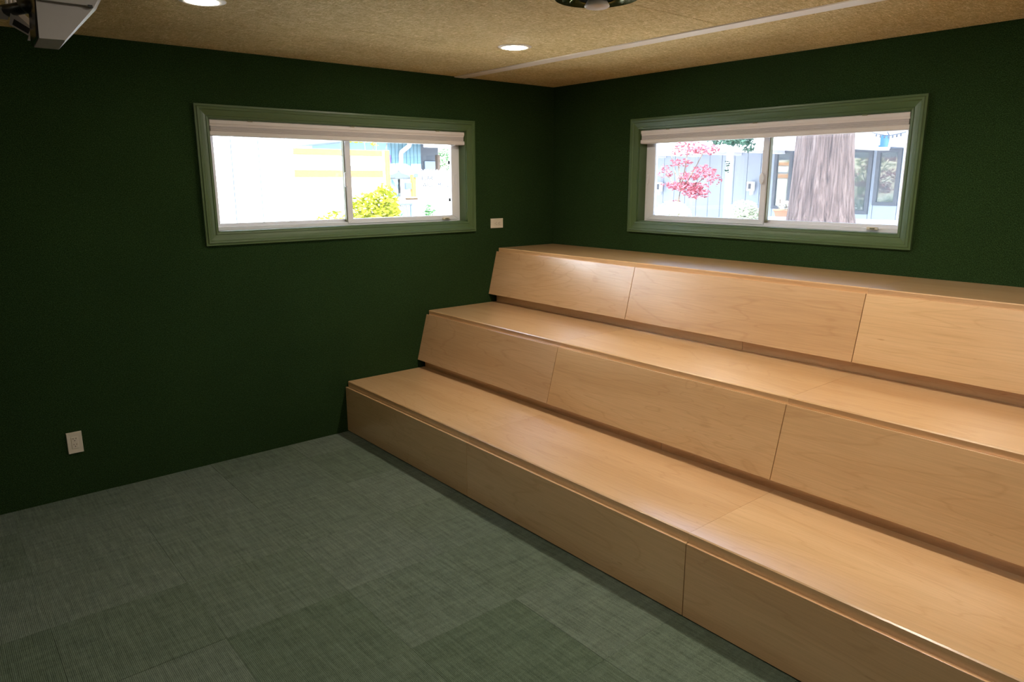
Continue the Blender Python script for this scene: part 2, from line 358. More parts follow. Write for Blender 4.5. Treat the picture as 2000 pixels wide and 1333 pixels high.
# ------------------------------------------------------------------ outlets
def outlet(c, horizontal, label, w=.0735, h=.120):
    root = tag(empty('wall_outlet', c), label, 'outlet', None)
    def Q(a, b, d): return Vector(c)+(Vector((d, b, -a)) if horizontal else Vector((d, a, b)))
    def bx(a0, a1, b0, b1, d0, d1, name, mat, par, bev=0.):
        return MB().box(Q(a0, b0, d0), Q(a1, b1, d1), bev).build(name, mat, par)
    # raised rim plate: outer bevelled plate + receptacle body
    p = [(-w/2, -h/2), (w/2, -h/2), (w/2, h/2), (-w/2, h/2)]; r = lambda k, d: [Q(a*k[0], b*k[1], d) for a, b in p]
    MB().loft([r((1, 1), 0), r((1, 1), .004), r((.955, .972), .007), r((.5, .60), .0062)]).build('cover_plate', 'plate', root)
    body = bx(-.0165, .0165, -.0335, .0335, .004, .0082, 'receptacle', 'plate', root, .0012)
    for s in (-1, 1):
        o = s*.0165+.002
        bx(-.0082, -.0052, o+.002, o+.009, .008, .0085, 'slot', 'hole', body); bx(.0052, .0082, o+.002, o+.0085, .008, .0085, 'slot', 'hole', body)
        MB().loft([[Q(.0026*math.cos(t), o-.006+.0026*math.sin(t), d) for t in [k*math.pi/5 for k in range(10)]] for d in (.008, .0087)]).build('ground_hole', 'slot' if not horizontal else 'hole', body)
    return root
outlet((.001, -3.571, .3125), False, 'almond duplex outlet upright, low on the left wall near the floor')
outlet((.001, -.5946, 1.3925), True, 'almond duplex outlet turned sideways, beside the left-hand window near the corner')

# ------------------------------------------------------------------ ceiling lights and diffuser
lamps = [(1.145, -1.37, 'round recessed ceiling light glowing beside the white ceiling batten'), (1.125, -3.04, 'round recessed ceiling light cut off by the top edge of the picture'),
         (3.05, -1.37, 'round recessed ceiling light above the middle of the benches, outside the picture'), (3.05, -3.04, 'round recessed ceiling light over the carpet near the camera, outside the picture'), (1.12, -4.71, 'round recessed ceiling light at the dim left rear, outside the picture'), (3.05, -4.71, 'round recessed ceiling light behind the camera, outside the picture'), (4.9, -1.37, 'round recessed ceiling light past the right end of the benches, outside the picture'), (4.9, -3.04, 'round recessed ceiling light to the right of the camera, outside the picture')]
POW = [1, .22, 1, .62, .03, .30, 1, .50]
for (x, y, lab), pw in zip(lamps, POW):
    r = tag(empty('ceiling_light', (x, y, H)), lab, 'light', 'recessed ceiling lights')
    MB().lathe((x, y, H), [(.064, -.0035), (.068, -.006), (.086, -.004), (.095, -.0005), (.095, .001), (.064, .001)], 40, False).build('trim_ring', 'trimring', r, True)
    lm = M['lens'] if pw == 1 else emit_mat('lamp_lens_dim', WARM, LAMP*pw)
    MB().lathe((x, y, H), [(.001, -.013), (.03, -.0115), (.05, -.008), (.0655, -.0025), (.0655, .001)], 40).build('lens', lm, r)
dx, dy = 2.235, -1.855
r = tag(empty('ceiling_diffuser', (dx, dy, H)), 'round ceiling air diffuser with nested metal rings around a dark centre', 'vent')
MB().lathe((dx, dy, H), [(.150, .002), (.150, -.002), (.15, -.004), (.001, -.004)], 40).build('throat', 'black', r)
for k, (ra, rb, za, zb) in enumerate(((.125, .168, -.004, -.012), (.098, .136, -.012, -.020), (.072, .106, -.018, -.027))):
    MB().lathe((dx, dy, H), [(ra, za), (rb, zb), (rb+.003, zb-.001), (rb+.002, zb-.004), (ra, za-.003)], 48, False).build('cone_ring', 'metal', r, True)
MB().lathe((dx, dy, H), [(.03, -.012), (.050, -.044), (.050, -.048), (.044, -.052), (.001, -.053)], 40).build('centre_cap', 'rail', r, True)
MB().lathe((dx, dy, H), [(.035, -.003), (.035, -.022), (.001, -.022)], 24).build('hub', 'black', r)

# ------------------------------------------------------------------ ceiling projector
X0 = 2.20
pj = tag(empty('projector', tuple(at(110, 40, 0, X0-.1))), 'white faceted ceiling projector on a bracket arm with black swivel joint, top left corner', 'projector')
A = lambda u, v, x: at(u, v, 0, x)
b_ = [A(76.5, 74.5, X0), A(128, 78.5, X0), A(182, 16, X0), A(205, -25, X0), A(68, -25, X0)]
c_ = [A(66.7, 92.6, X0-.13), A(114.6, 97, X0-.13), A(187.5, 19.5, X0-.13), A(212, -30, X0-.13), A(58, -30, X0-.13)]
MB().loft([b_, c_]).build('shell', 'white', pj)
# raised upper cover above the seam line
u_ = [A(73, -2, X0+.012), A(181, 12, X0+.012), A(205, -26, X0+.012), A(67, -26, X0+.012)]
MB().loft([[Vector(p)-Vector((.012, 0, 0)) for p in u_], u_]).build('upper_cover', 'white', pj)
MB().loft([[A(171, 9, X0+.013), A(180.5, 10, X0+.013), A(182, 15.5, X0+.013), A(172, 13.5, X0+.013)], [A(171, 9, X0), A(180.5, 10, X0), A(182, 15.5, X0), A(172, 13.5, X0)]]).build('hinge', 'black', pj)
# dark side vent panel on the left flank
MB().loft([[A(75.6, 72, X0-.006), A(71.8, -24, X0-.006), A(58.5, -24, X0-.12), A(65.5, 90, X0-.12)], [p-Vector((0, .006, 0)) for p in (A(75.6, 72, X0-.006), A(71.8, -24, X0-.006), A(58.5, -24, X0-.12), A(65.5, 90, X0-.12))]]).build('side_panel', 'gloss', pj)
# black swivel joint and bracket arm
jc = A(57, 8, X0-.16)
MB().tube([A(38, -10, X0-.24), A(47, 2, X0-.19), A(58, 12, X0-.14), A(70, 16, X0-.08)], [.010, .018, .020, .014], 14).build('swivel_joint', 'black', pj, True)
x = X0-.32
arm = MB().loft([[A(-60, 8, x), A(17, 14, x), A(16, 39, x), A(-60, 30, x)], [A(-60, 8, x-.06), A(17, 14, x-.06), A(16, 39, x-.06), A(-60, 30, x-.06)]]).build('bracket_arm', 'white', pj)
for uu in (12, 20, 28):
    MB().tube([A(uu, -40, x-.03), A(uu+1, 12, x-.03)], .004, 8).build('cable', 'rail', pj)
sb = [A(21, 17, x+.03), A(62, 54, x+.03), A(56, 70, x+.03), A(18, 48, x+.03)]
box_ = MB().loft([sb, [p+Vector((-.07, .012, .03)) for p in sb]]).build('sensor_box', 'white', pj)
wp = [A(27.5, 37, x+.034), A(59.5, 56.5, x+.034), A(55.5, 66, x+.034), A(24, 47.5, x+.034)]
MB().loft([wp, [p-Vector((.008, 0, 0)) for p in wp]]).build('sensor_window', 'black', box_)
fl = [A(59, 56, x+.02), A(66, 60, x+.02), A(66, 78, x+.02), A(55.5, 77, x+.02)]
MB().loft([fl, [p-Vector((.02, 0, 0)) for p in fl]]).build('bracket_foot', 'white', pj)
MB().tube([A(6, 22, x-.03), A(40, 16, X0-.26), A(100, 5, X0-.14)], .016, 10).build('support_arm', 'black', pj, True)
tp = A(135, -25, X0-.07)
MB().tube([tp-Vector((0, 0, .01)), (tp.x, tp.y, H)], .022, 16).build('ceiling_pole', 'white', pj, True)
MB().lathe((tp.x, tp.y, H), [(.001, 0), (.07, 0), (.07, -.012), (.001, -.016)], 24).build('ceiling_plate', 'white', pj)

# ------------------------------------------------------------------ OUTSIDE
GZ = -.15
EX = dict(
    siding=new_mat('white_siding', (.86, .89, .90), .7), orange=new_mat('orange_paint', (.50, .19, .022), .6), cream=new_mat('cream_panel', (.80, .72, .60), .6), greyline=new_mat('grey_stripe', (.11, .13, .15), .6),
    teal=new_mat('teal_siding', (.13, .23, .28), .7), bluewall=new_mat('blue_grey_siding', (.33, .38, .48), .7), trimw=new_mat('white_trim', (.74, .74, .78), .6), slate=new_mat('slate_paint', (.085, .095, .12), .6),
    banner=new_mat('white_banner', (.85, .85, .85), .7), ink=new_mat('banner_ink', (.012, .015, .02), .7), canvas=new_mat('grey_canvas', (.035, .040, .040), .8), steel=new_mat('blue_steel', (.055, .075, .11), .5),
    blue=new_mat('blue_plastic', (.05, .22, .50), .5), terra=new_mat('terracotta', (.42, .20, .10), .8), bark=None, wood=new_mat('brown_timber', (.14, .09, .06), .8),
    pane=None, stucco=new_mat('white_stucco', (.62, .62, .62), .8), purple=new_mat('purple_sign', (.12, .06, .42), .5),
    yellowleaf=leaf_mat('yellow_green_leaf', (.20, .25, .012), (.37, .35, .015)), pinkleaf=leaf_mat('maple_red_leaf', (.24, .05, .075), (.42, .12, .14)), paleleaf=leaf_mat('pale_leaf', (.58, .62, .47), (.78, .80, .66)),
    greenleaf=leaf_mat('green_leaf', (.05, .13, .05), (.12, .24, .09)), bluegreen=leaf_mat('blue_green_leaf', (.09, .20, .12), (.2, .32, .2)), needle=leaf_mat('conifer_needle', (.035, .085, .06), (.08, .15, .10)),
    ground=speckle('pale_paving', (.42, .38, .33), (.55, .50, .44), 3, .95), flower=new_mat('pale_flower', (.7, .55, .48), .8))
mb_ = new_mat('redwood_bark', (.2, .12, .08), .95, spec=.1); f = noise(mb_, coords(mb_, (14, 14, .7)), 1.6, 5, .6, 1.2)
lk(mb_, ramp(mb_, f, [(.3, (.045, .030, .026)), (.5, (.135, .092, .078)), (.7, (.25, .185, .16))]), pb(mb_).inputs['Base Color']); bump(mb_, f, .9, .05); EX['bark'] = mb_
EX['pane'] = new_mat('dark_pane', (.07, .10, .11), .03, spec=1.0)
EX['pane'].node_tree.nodes['Principled BSDF'].inputs['Coat Weight'].default_value = 1.0; EX['pane'].node_tree.nodes['Principled BSDF'].inputs['Coat IOR'].default_value = 1.8
M.update(EX)
struct(MB().box((-60, -40, GZ-.3), (40, 60, GZ)).build('ground', 'ground'))

# --- through the left window ------------------------------------------------
# white board siding building at x=-4
ye = at(577, 350, 0, -4).y; shed = tag(empty('white_building', (-4, -3, GZ)), 'white building with vertical siding boards close outside the left-hand window', 'building')
MB().box((-4.9, ye-14., GZ), (-4.03, ye-.01, 4.4)).build('wall_core', 'slate', shed)  # dark core colour stands in for the shade in the board grooves
nb = 17; s0 = at(508, 330, 0, -4).y; bw = .312
k0 = [s0+bw*j for j in range(-43, 3)]  # run and height stretched out of view to give the benches a sheen
for a in k0:
    b = min(a+bw, ye)
    if b-a > .05: MB().box((-4.03, a+.013, GZ), (-3.985, b-.013, 4.4), .003).build('siding_board', 'siding', shed)
MB().prism([(-5.3, ye-14.2, 4.4), (-3.7, ye-14.2, 4.4), (-3.7, ye-14.2, 4.48), (-5.3, ye-14.2, 4.7)], (0, 14.4, 0)).build('roof', 'roof', shed)
# orange and white trailer
x = -9.0; P1 = lambda u, v, xx=x: at(u, v, 0, xx)
tr = tag(empty('trailer', (x-1, 1.5, GZ)), 'long orange and white trailer parked beyond the yellow-green bush', 'trailer')
zt, yr = P1(690, 293).z, P1(753, 330).y; y0t = yr-5.2
MB().box((x-2.3, y0t, .35), (x, yr, zt-.02), .02).build('body', 'cream', tr)
MB().box((x-.02, y0t, P1(690, 304).z), (x+.03, yr-.02, zt), .005).build('top_band', 'orange', tr)
MB().box((x-.02, y0t, P1(700, 346).z), (x+.03, yr-.02, P1(700, 333).z), .005).build('middle_band', 'orange', tr)
MB().box((x-.02, y0t, P1(700, 330).z), (x+.02, yr-.1, P1(700, 325).z), .003).build('grey_stripe', 'greyline', tr)
MB().box((x-.06, P1(752, 330).y, P1(755, 365).z), (x+.05, P1(760, 330).y, zt+.01), .01).build('corner_post', 'orange', tr)
MB().tube([(x+.06, P1(748, 330).y, .5), (x+.06, P1(747, 330).y, zt)], .025, 8).build('pole', 'trimw', tr)
for yy in (y0t+1.0, y0t+1.9):
    MB().tube([(x-.15, yy, GZ+.38), (x+.06, yy, GZ+.38)], .38, 20).build('wheel', 'black', tr)
MB().box((x-.9, yr-.6, GZ), (x-.8, yr-.5, .4)).build('prop_leg', 'steel', tr)
# far grey-roofed house behind the trailer
x = -20.; fh = tag(empty('far_house', (x, 8, GZ)), 'pale far house with blue-grey roof rising behind the orange trailer', 'building')
ya, yb = P1(560, 280, x).y, P1(757, 285, x).y
MB().box((x-5, ya-4, GZ), (x, yb, P1(690, 290, x).z)).build('wall', 'siding', fh)
zr = P1(690, 290, x).z
MB().prism([(x+.6, ya-4.4, zr-.1), (x-2.5, ya-4.4, zr+1.0), (x-5.6, ya-4.4, zr-.1)], (0, yb-ya+4.8, 0)).build('roof', 'greyline', fh)
MB().box((x+.45, ya-4.4, zr-.16), (x+.65, yb+.4, zr-.02)).build('gutter', 'trimw', fh)
# teal house with downspout
x = -14.; th_ = tag(empty('teal_house', (x-2, 9, GZ)), 'teal house with white zigzag downspout behind the white banner fence', 'building')
y0h, y1h = P1(757, 300, x).y, P1(853, 300, x).y
yp = P1(822, 300, x).y
nb = 9
for i in range(nb):
    a = y0h+(yp-y0h)*i/nb; MB().box((x-.06, a+.008, GZ), (x, a+(yp-y0h)/nb-.004, 3.4), .004).build('siding_board', 'teal', th_)
MB().box((x-5, y0h+.02, GZ), (x-.06, yp, 3.4)).build('wall_core', 'teal', th_)
MB().box((x-5, P1(815, 310, x-1.2).y, GZ), (x-1.2, P1(856, 310, x-1.2).y, 3.4)).build('porch_wall', 'slate', th_)
MB().box((x-1.2, P1(828, 310, x-1.2).y, GZ), (x-1.15, P1(850, 310, x-1.2).y, 2.35), .01).build('door', 'bluewall', th_)
MB().box((x-.12, P1(854, 310, x).y, GZ), (x+.02, P1(859, 310, x).y, 2.5), .01).build('porch_post', 'wood', th_)
ze = P1(830, 288, x+.5).z
MB().box((x-5.2, y0h-.5, ze+.22), (x+.6, y1h+1.6, ze+.34)).build('roof', 'greyline', th_)
MB().box((x+.48, y0h+.9, ze), (x+.62, y1h+1.6, ze+.24), .01).build('fascia', 'trimw', th_)
MB().tube([at(801, 277, 0, x+.5), at(799, 285, 0, x+.4), at(784, 297, 0, x+.08), at(783, 303, 0, x+.06), at(783.5, 345, 0, x+.06), (x+.06, at(783.5, 345, 0, x+.06).y, GZ)], .062, 10).build('downspout', 'trimw', th_)
MB().box((x+.001, P1(757, 310, x).y, P1(760, 318, x).z), (x+.03, P1(763, 310, x).y, P1(760, 303, x).z), .004).build('wall_sign', 'purple', th_)
# fence with lettered banner
x = -11.5; fn = tag(empty('banner_fence', (x, 7, GZ)), 'white banner on a wire fence lettered BEAR WELCOME CENTER', 'fence')
yf0, yf1 = P1(757, 332, x).y, P1(915, 332, x).y; zb = P1(850, 335, x).z
MB().box((x-.01, P1(817, 340, x).y, .3), (x+.01, yf1, zb), .002).build('banner', 'banner', fn)
MB().box((x-.012, yf0, P1(780, 341, x).z), (x+.008, P1(817, 340, x).y-.01, zb), .002).build('banner', 'banner', fn)
for i in range(5):
    yy = yf0+(yf1-yf0)*i/4; MB().tube([(x-.05, yy, GZ), (x-.05, yy, zb+.02)], .022, 8).build('fence_post', 'trimw', fn)
zz = MB(); n = 26
for i in range(n):
    a = yf0+(yf1-yf0)*i/n; w = (yf1-yf0)/n; zz.tube([(x-.02, a, zb-.01), (x-.02, a+w/2, zb+.045), (x-.02, a+w, zb-.01)], .008, 5)
zz.build('wire_knuckles', 'trimw', fn)
def lettering(txt, pos, h, name, parent, mat, sx=1.):
    cu = bpy.data.curves.new(name, 'FONT'); cu.body = txt; cu.size = h*1.38; cu.extrude = .004; cu.resolution_u = 2
    o = bpy.data.objects.new(name, cu); COL.objects.link(o); dg = bpy.context.evaluated_depsgraph_get(); dg.update()
    me = bpy.data.meshes.new_from_object(o.evaluated_get(dg)); bpy.data.objects.remove(o); me.name = name
    bl = bmesh.new(); bl.from_mesh(me); dp = bmesh.ops.duplicate(bl, geom=bl.verts[:]+bl.edges[:]+bl.faces[:])
    bmesh.ops.translate(bl, verts=[e for e in dp['geom'] if isinstance(e, bmesh.types.BMVert)], vec=(h*.07, h*.03, .001)); bl.to_mesh(me); bl.free()
    q = bpy.data.objects.new(name, me); COL.objects.link(q); me.materials.clear(); me.materials.append(M[mat]); q.parent = parent; q.matrix_parent_inverse = parent.matrix_world.inverted()
    q.matrix_world = Matrix(((0, 0, 1, pos[0]), (sx, 0, 0, pos[1]), (0, 1, 0, pos[2]), (0, 0, 0, 1))); return q
p = P1(822.5, 352, x); hh = P1(822, 343.5, x).z-p.z
lettering('BEAR', (x+.012, p.y, p.z), hh, 'lettering', fn, 'ink')
p = P1(824, 365.5, x); a = lettering('WELCOME', (x+.012, p.y, p.z), hh, 'lettering', fn, 'ink', .90)
lettering('CENTER', (x+.012, P1(868.5, 365.5, x).y, p.z), hh, 'lettering', fn, 'ink', .66)
# market umbrella
x = -10.2; c = P1(779, 342, x); um = tag(empty('patio_umbrella', (x, c.y, GZ)), 'grey market umbrella open on a pole in front of the fence', 'umbrella')
rr = (P1(803, 345, x).y-P1(758, 345, x).y)/2; zt = P1(779, 337.5, x).z; z0 = P1(779, 347.5, x).z
rr *= 1.2
MB().lathe((x, c.y, 0), [(.02, zt+.03), (.06, zt), (rr*.6, (zt+z0)/2), (rr, z0), (rr, z0-.03), (rr*.55, (zt+z0)/2-.03), (.02, zt-.04)], 8).build('canopy', 'canvas', um)
MB().tube([(x, c.y, GZ+.05), (x, c.y, zt+.05)], .028, 8).build('pole', 'canvas', um); MB().lathe((x, c.y, GZ), [(.3, 0), (.3, .05), (.04, .07)], 16).build('base', 'steel', um)
# orange post with blue sign box
x = -9.6; c = P1(808, 360, x); po = tag(empty('sign_post', (x, c.y, GZ)), 'orange post carrying a small blue sign box, right of the umbrella', 'post')
MB().box((x-.06, P1(804, 360, x).y, GZ), (x+.04, P1(811, 360, x).y, P1(808, 341, x).z), .006).build('post', 'orange', po)
MB().box((x+.04, P1(806, 343, x).y, P1(808, 346.5, x).z), (x+.08, P1(813.5, 343, x).y, P1(808, 339.5, x).z), .004).build('sign_box', 'blue', po)
MB().box((x-.05, P1(792, 362, x).y, P1(797, 370, x).z), (x+.03, P1(803, 362, x).y, P1(797, 357, x).z), .006).build('meter_box', 'steel', po)
# brown garden bench wall behind the bin
x = -8.6; gb = tag(empty('garden_wall', (x, P1(800, 395, x).y, GZ)), 'brown low garden wall behind the blue metal bin', 'wall')
MB().box((x-.3, P1(764, 392, x).y, GZ), (x, P1(817, 392, x).y, P1(800, 388, x).z), .01).build('wall_body', 'wood', gb); MB().box((x-.33, P1(763, 392, x).y, P1(800, 388, x).z), (x+.03, P1(818, 392, x).y, P1(800, 385, x).z), .01).build('coping', 'terra', gb)
# blue metal bin
x = -7.4; bn = tag(empty('metal_bin', (x, P1(790, 415, x).y, GZ)), 'blue-grey slatted metal bin beside the yellow-green bush', 'bin')
ya, yb, zt = P1(775, 410, x).y, P1(805, 410, x).y, P1(790, 401, x).z
for a in (ya, yb-.03):
    for xx in (x, x-.4): MB().box((xx-.03, a, GZ), (xx, a+.03, zt), .004).build('corner_post', 'steel', bn)
MB().box((x-.44, ya-.01, zt), (x+.01, yb+.01, zt+.03), .005).build('lid', 'steel', bn)
for i in range(9):
    a = ya+.035+(yb-ya-.07)*i/9; MB().box((x-.02, a+.004, GZ+.06), (x-.008, a+(yb-ya-.07)/9-.004, zt-.01)).build('slat', 'greyline', bn)
MB().box((x-.38, ya+.03, GZ+.05), (x-.03, yb-.03, zt-.03)).build('liner', 'trimw', bn)
MB().tube([(x-.2, ya+.12, zt+.03), (x-.2, ya+.16, zt+.11), (x-.2, ya+.3, zt+.11), (x-.2, ya+.34, zt+.03)], .012, 8).build('handle', 'trimw', bn)

def shrub(name, label, cat, base, blobs, leaf, n, size, stem='wood', stems=4, group=None):
    r = tag(empty(name, base), label, cat, group); b = Vector(base); mb = MB()
    for c, rad in blobs:
        mb.leaves(c, rad, int(n/len(blobs)), size)
    f = mb.build('foliage', leaf, r, normals=False); mb = MB()
    for k in range(stems):
        c, rad = blobs[k % len(blobs)]; t = Vector(c)+Vector((random.uniform(-.5, .5)*rad[0], random.uniform(-.5, .5)*rad[1], random.uniform(-.2, .4)*rad[2]))
        mid = b.lerp(t, .5)+Vector((random.uniform(-.05, .05), random.uniform(-.05, .05), 0)); mb.tube([b, mid, t], [.022, .015, .006], 6)
    mb.build('stems', stem, r); return r
x = -6.0; c = P1(735, 398, x); c2 = P1(708, 400, x); c3 = P1(752, 385, x)
shrub('yellow_shrub', 'bright yellow-green leafy bush filling the lower left-hand window', 'bush', (x, c.y, GZ), [((x, c.y, c.z-.28), (.42, .42, .55)), ((x, c2.y, c2.z-.3), (.32, .28, .5)), ((x, c3.y, c3.z-.2), (.32, .20, .42)), ((x, c.y-.75, c.z-.5), (.35, .4, .4))], 'yellowleaf', 2600, .055)
x = -7.0; c = P1(838, 412, x)
shrub('green_plant', 'thin green upright plant in front of the white banner', 'plant', (x, c.y, GZ), [((x, c.y, c.z-.06), (.1, .12, .20)), ((x, c.y+.03, c.z-.5), (.14, .16, .4))], 'greenleaf', 260, .045)
x = -6.6; c = P1(780, 424, x)
shrub('grass_clump', 'blue-green spiky plant at the foot of the blue metal bin', 'plant', (x, c.y, GZ), [((x, c.y, c.z-.1), (.12, .2, .16)), ((x, c.y+.1, c.z-.5), (.15, .2, .4))], 'bluegreen', 320, .05)
x = -12.5; c = P1(715, 270, x)
r = shrub('yellow_tree', 'yellow-leaved tree rising behind the orange and white trailer', 'tree', (x, c.y, GZ), [((x, c.y, c.z+.35), (.9, .75, .6)), ((x, c.y+.5, c.z+.5), (.7, .5, .6))], 'yellowleaf', 700, .07)
x = -17.; c = P1(872, 308, x)
shrub('far_tree', 'dark green tree beside the teal house porch', 'tree', (x, c.y, GZ), [((x, c.y, c.z), (.8, .55, .9)), ((x, c.y+.6, c.z-.8), (.7, .6, .7))], 'greenleaf', 1800, .06)

# --- through the right window -----------------------------------------------
B = lambda u, v, y: at(u, v, 1, y)
yw = 9.0; hs = tag(empty('porch_house', (-2, yw, GZ)), 'blue-grey house under a deep white porch roof outside the right-hand window', 'building')
xw0, xw1 = -9.0, 3.0
bnd = 28
zs = B(1560, 287, yw).z+.0
wins = [(1511, 1546, 292, 408), (1640, 1701, 291, 418), (1709, 1757, 291, 402)]
wx = [(B(a, 350, yw).x, B(b, 350, yw).x, B((a+b)/2, d, yw).z, B((a+b)/2, c, yw).z) for a, b, c, d in wins]
edges = sorted([xw0, xw1]+[q for w in wx for q in w[:2]])
def wallseg(a, b, z0, z1):
    n = max(1, round((b-a)/.30))
    for i in range(n): MB().box((a+(b-a)*i/n+.006, yw, z0), (a+(b-a)*(i+1)/n-.002, yw+.03, z1), .003).build('siding_board', 'bluewall', hs)
cur = xw0
for a, b, z0, z1 in wx:
    wallseg(cur, a, GZ, 3.0); wallseg(a, b, GZ, z0); wallseg(a, b, z1, 3.0); cur = b
wallseg(cur, xw1, GZ, 3.0)
MB().box((xw0, yw+.03, GZ), (xw1, yw+.12, 3.0)).build('wall_core', 'slate', hs)
for a, b, z0, z1 in wx:
    fr = ring_frame(lambda s_, d_, z_: (s_, yw-d_, z_), a, b, z0, z1, (.06, .06, .06, .06), -.03, .03, 'window_frame', 'slate', hs)
    MB().box((a+.05, yw+.005, z0+.05), (b-.05, yw+.012, z1-.05)).build('pane', 'pane', fr)
yq = 6.3
MB().box((xw0-.5, yq, 2.62), (xw1+.5, yw+4, 2.80)).build('porch_roof', 'trimw', hs)
zb0 = B(1700, 288, yq).z
MB().box((xw0, yq+.02, zb0+.02), (xw1, yq+.16, 2.62), .006).build('eave_beam', 'trimw', hs)
for u0, u1, zz in ((1546, 1567, 285), (1702, 1713, 284), (1742, 1768, 282)):
    a, b = B(u0, 280, yq-.25).x, B(u1, 280, yq-.25).x
    MB().box((a, yq-.25, B(u0, zz, yq-.25).z), (b, yw, 2.62), .006).build('rafter', 'trimw', hs)
for k in range(6):
    a = B(1546, 280, yq-.25).x-.95*(k+1)
    MB().box((a, yq-.25, B(1546, 285, yq-.25).z), (a+.13, yw, 2.62), .006).build('rafter', 'trimw', hs)
yp_ = 6.4; a, b = B(1411, 425, yp_).x, B(1421, 425, yp_).x
MB().box((a, yp_, GZ), (b, yp_+.07, zb0+.1), .008).build('porch_post', 'trimw', hs)
for z in (B(1420, 318, yp_).z, B(1420, 334, yp_).z):
    MB().leaves((a+.05, yp_-.02, z), (.05, .02, .06), 16, .03).build('ivy', 'needle', hs, normals=False)
yc = 5.6; a, b = B(1752, 400, yc).x, B(1800, 400, yc).x
col = tag(empty('white_column', ((a+b)/2, yc, GZ)), 'thick white column at the right edge of the right-hand window', 'column')
MB().box((a, yc, GZ), (b, yc+.35, 3.0), .02).build('shaft', 'trimw', col); MB().box((a-.04, yc-.04, GZ), (b+.04, yc+.39, GZ+.15), .01).build('base', 'trimw', col)
# wall lanterns
def lantern(u0, u1, v0, v1, vs, label):
    p, q = B(u0, v1, yw-.07), B(u1, v0, yw-.07); xa, xb, za, zb = p.x, q.x, p.z, q.z; t = .04
    r = tag(empty('wall_lantern', ((xa+xb)/2, yw, za)), label, 'lantern', 'square white wall lanterns')
    ring_frame(lambda s_, d_, z_: (s_, yw-d_, z_), xa, xb, za, zb, (t, t, t, t), .05, .13, 'frame', 'trimw', r)
    MB().box((xa+t, yw-.13, za+t), (xb-t, yw-.10, zb-t)).build('dark_glass', 'slate', r)
    xc = (xa+xb)/2; zc = B((u0+u1)/2, vs, yw-.07).z
    MB().box((xc-.025, yw-.08, zc), (xc+.025, yw-.0, za+.02), .004).build('stem', 'trimw', r)
lantern(1460.5, 1474, 355, 373, 381, 'square white wall lantern right of the white porch post')
lantern(1281, 1294, 356, 374, 381, 'square white wall lantern behind the red maple, at the left edge')
# low white wall, pot, plants
yl = 6.0; zl = B(1700, 430.5, yl).z
lx0 = B(1506, 430, yl).x; lw = tag(empty('low_wall', (-1, yl, GZ)), 'low white garden wall under the right-hand window view', 'wall')
MB().box((lx0, yl, GZ), (1.2, yl+.22, zl-.05), .01).build('wall_body', 'stucco', lw); MB().box((lx0-.03, yl-.03, zl-.05), (1.23, yl+.25, zl), .008).build('coping', 'trimw', lw)
pc = B(1531, 437, yl+.1); pt = tag(empty('flower_pot', (pc.x, yl+.11, zl)), 'terracotta box planter with small plants on the low white wall', 'pot')
w = (B(1548, 430, yl).x-B(1515, 430, yl).x)/2; hp = .10
MB().hexa([(pc.x-w*.85, yl+.03, zl), (pc.x+w*.85, yl+.03, zl), (pc.x+w*.85, yl+.19, zl), (pc.x-w*.85, yl+.19, zl), (pc.x-w, yl+.01, zl+hp), (pc.x+w, yl+.01, zl+hp), (pc.x+w, yl+.21, zl+hp), (pc.x-w, yl+.21, zl+hp)], .005).build('pot_body', 'terra', pt)
MB().box((pc.x-w-.01, yl, zl+hp-.02), (pc.x+w+.01, yl+.22, zl+hp+.01), .004).build('pot_rim', 'terra', pt)
MB().leaves((pc.x, yl+.1, zl+hp+.05), (w*.8, .08, .07), 70, .03).build('plants', 'paleleaf', pt, normals=False)
MB().tube([(pc.x-w*.6, yl+.1, zl+hp), (pc.x-w*.7, yl+.1, zl+hp+.17)], .007, 6).tube([(pc.x+w*.1, yl+.1, zl+hp), (pc.x+w*.15, yl+.1, zl+hp+.1)], .008, 6).build('stalks', 'wood', pt)
MB().lathe((pc.x-w*.7, yl+.1, zl+hp+.20), [(.001, -.05), (.04, -.035), (.055, 0), (.04, .035), (.001, .05)], 12).build('flower_head', 'flower', pt, True)
MB().lathe((pc.x+w*.15, yl+.1, zl+hp+.11), [(.001, -.03), (.03, -.015), (.03, .015), (.001, .03)], 10).build('flower_head', 'flower', pt, True)
# redwood trunk
yt = 4.9; tl, tr_ = B(1545, 436, yt).x, B(1665, 436, yt).x; ul, ur = B(1564, 265, yt).x, B(1665, 262, yt).x
c0, r0 = (tl+tr_)/2, (tr_-tl)/2; c1, r1 = (ul+ur)/2, (ur-ul)/2
rw = tag(empty('redwood_tree', (c0, yt, GZ)), 'huge furrowed redwood trunk standing close outside the right-hand window', 'tree')
zA, zB = B(1605, 436, yt).z, B(1605, 265, yt).z; rings = []
for z in [GZ, .25, .6, .9, zA, 1.3, 1.5, 1.75, 2.0, zB, 3.2, 5., 8.]:
    t = (z-zA)/(zB-zA)
    if z < zA: cc, rad = c0-.02, r0*(1+.75*((zA-z)/(zA-GZ))**1.6)
    elif z <= zB: cc, rad = c0+(c1-c0)*t**.7, r0+(r1-r0)*t**.6
    else: cc, rad = c1, r1*(1-(z-zB)*.03)
    rings.append([(cc+rad*(1+.035*math.sin(9*a+z*.4)+.02*math.sin(23*a+z))*math.cos(a), yt+rad*(1+.035*math.sin(9*a+z*.4)+.02*math.sin(23*a+z))*math.sin(a), z) for a in [2*math.pi*k/72 for k in range(72)]])
MB().loft(rings).build('trunk', 'bark', rw, True)
bp = [(c1-.1, yt, 3.0), B(1480, 225, yt), B(1425, 262, yt), B(1400, 275, yt)]
MB().tube(bp, [.05, .03, .02, .01], 8).build('branch', 'bark', rw)
mb = MB()
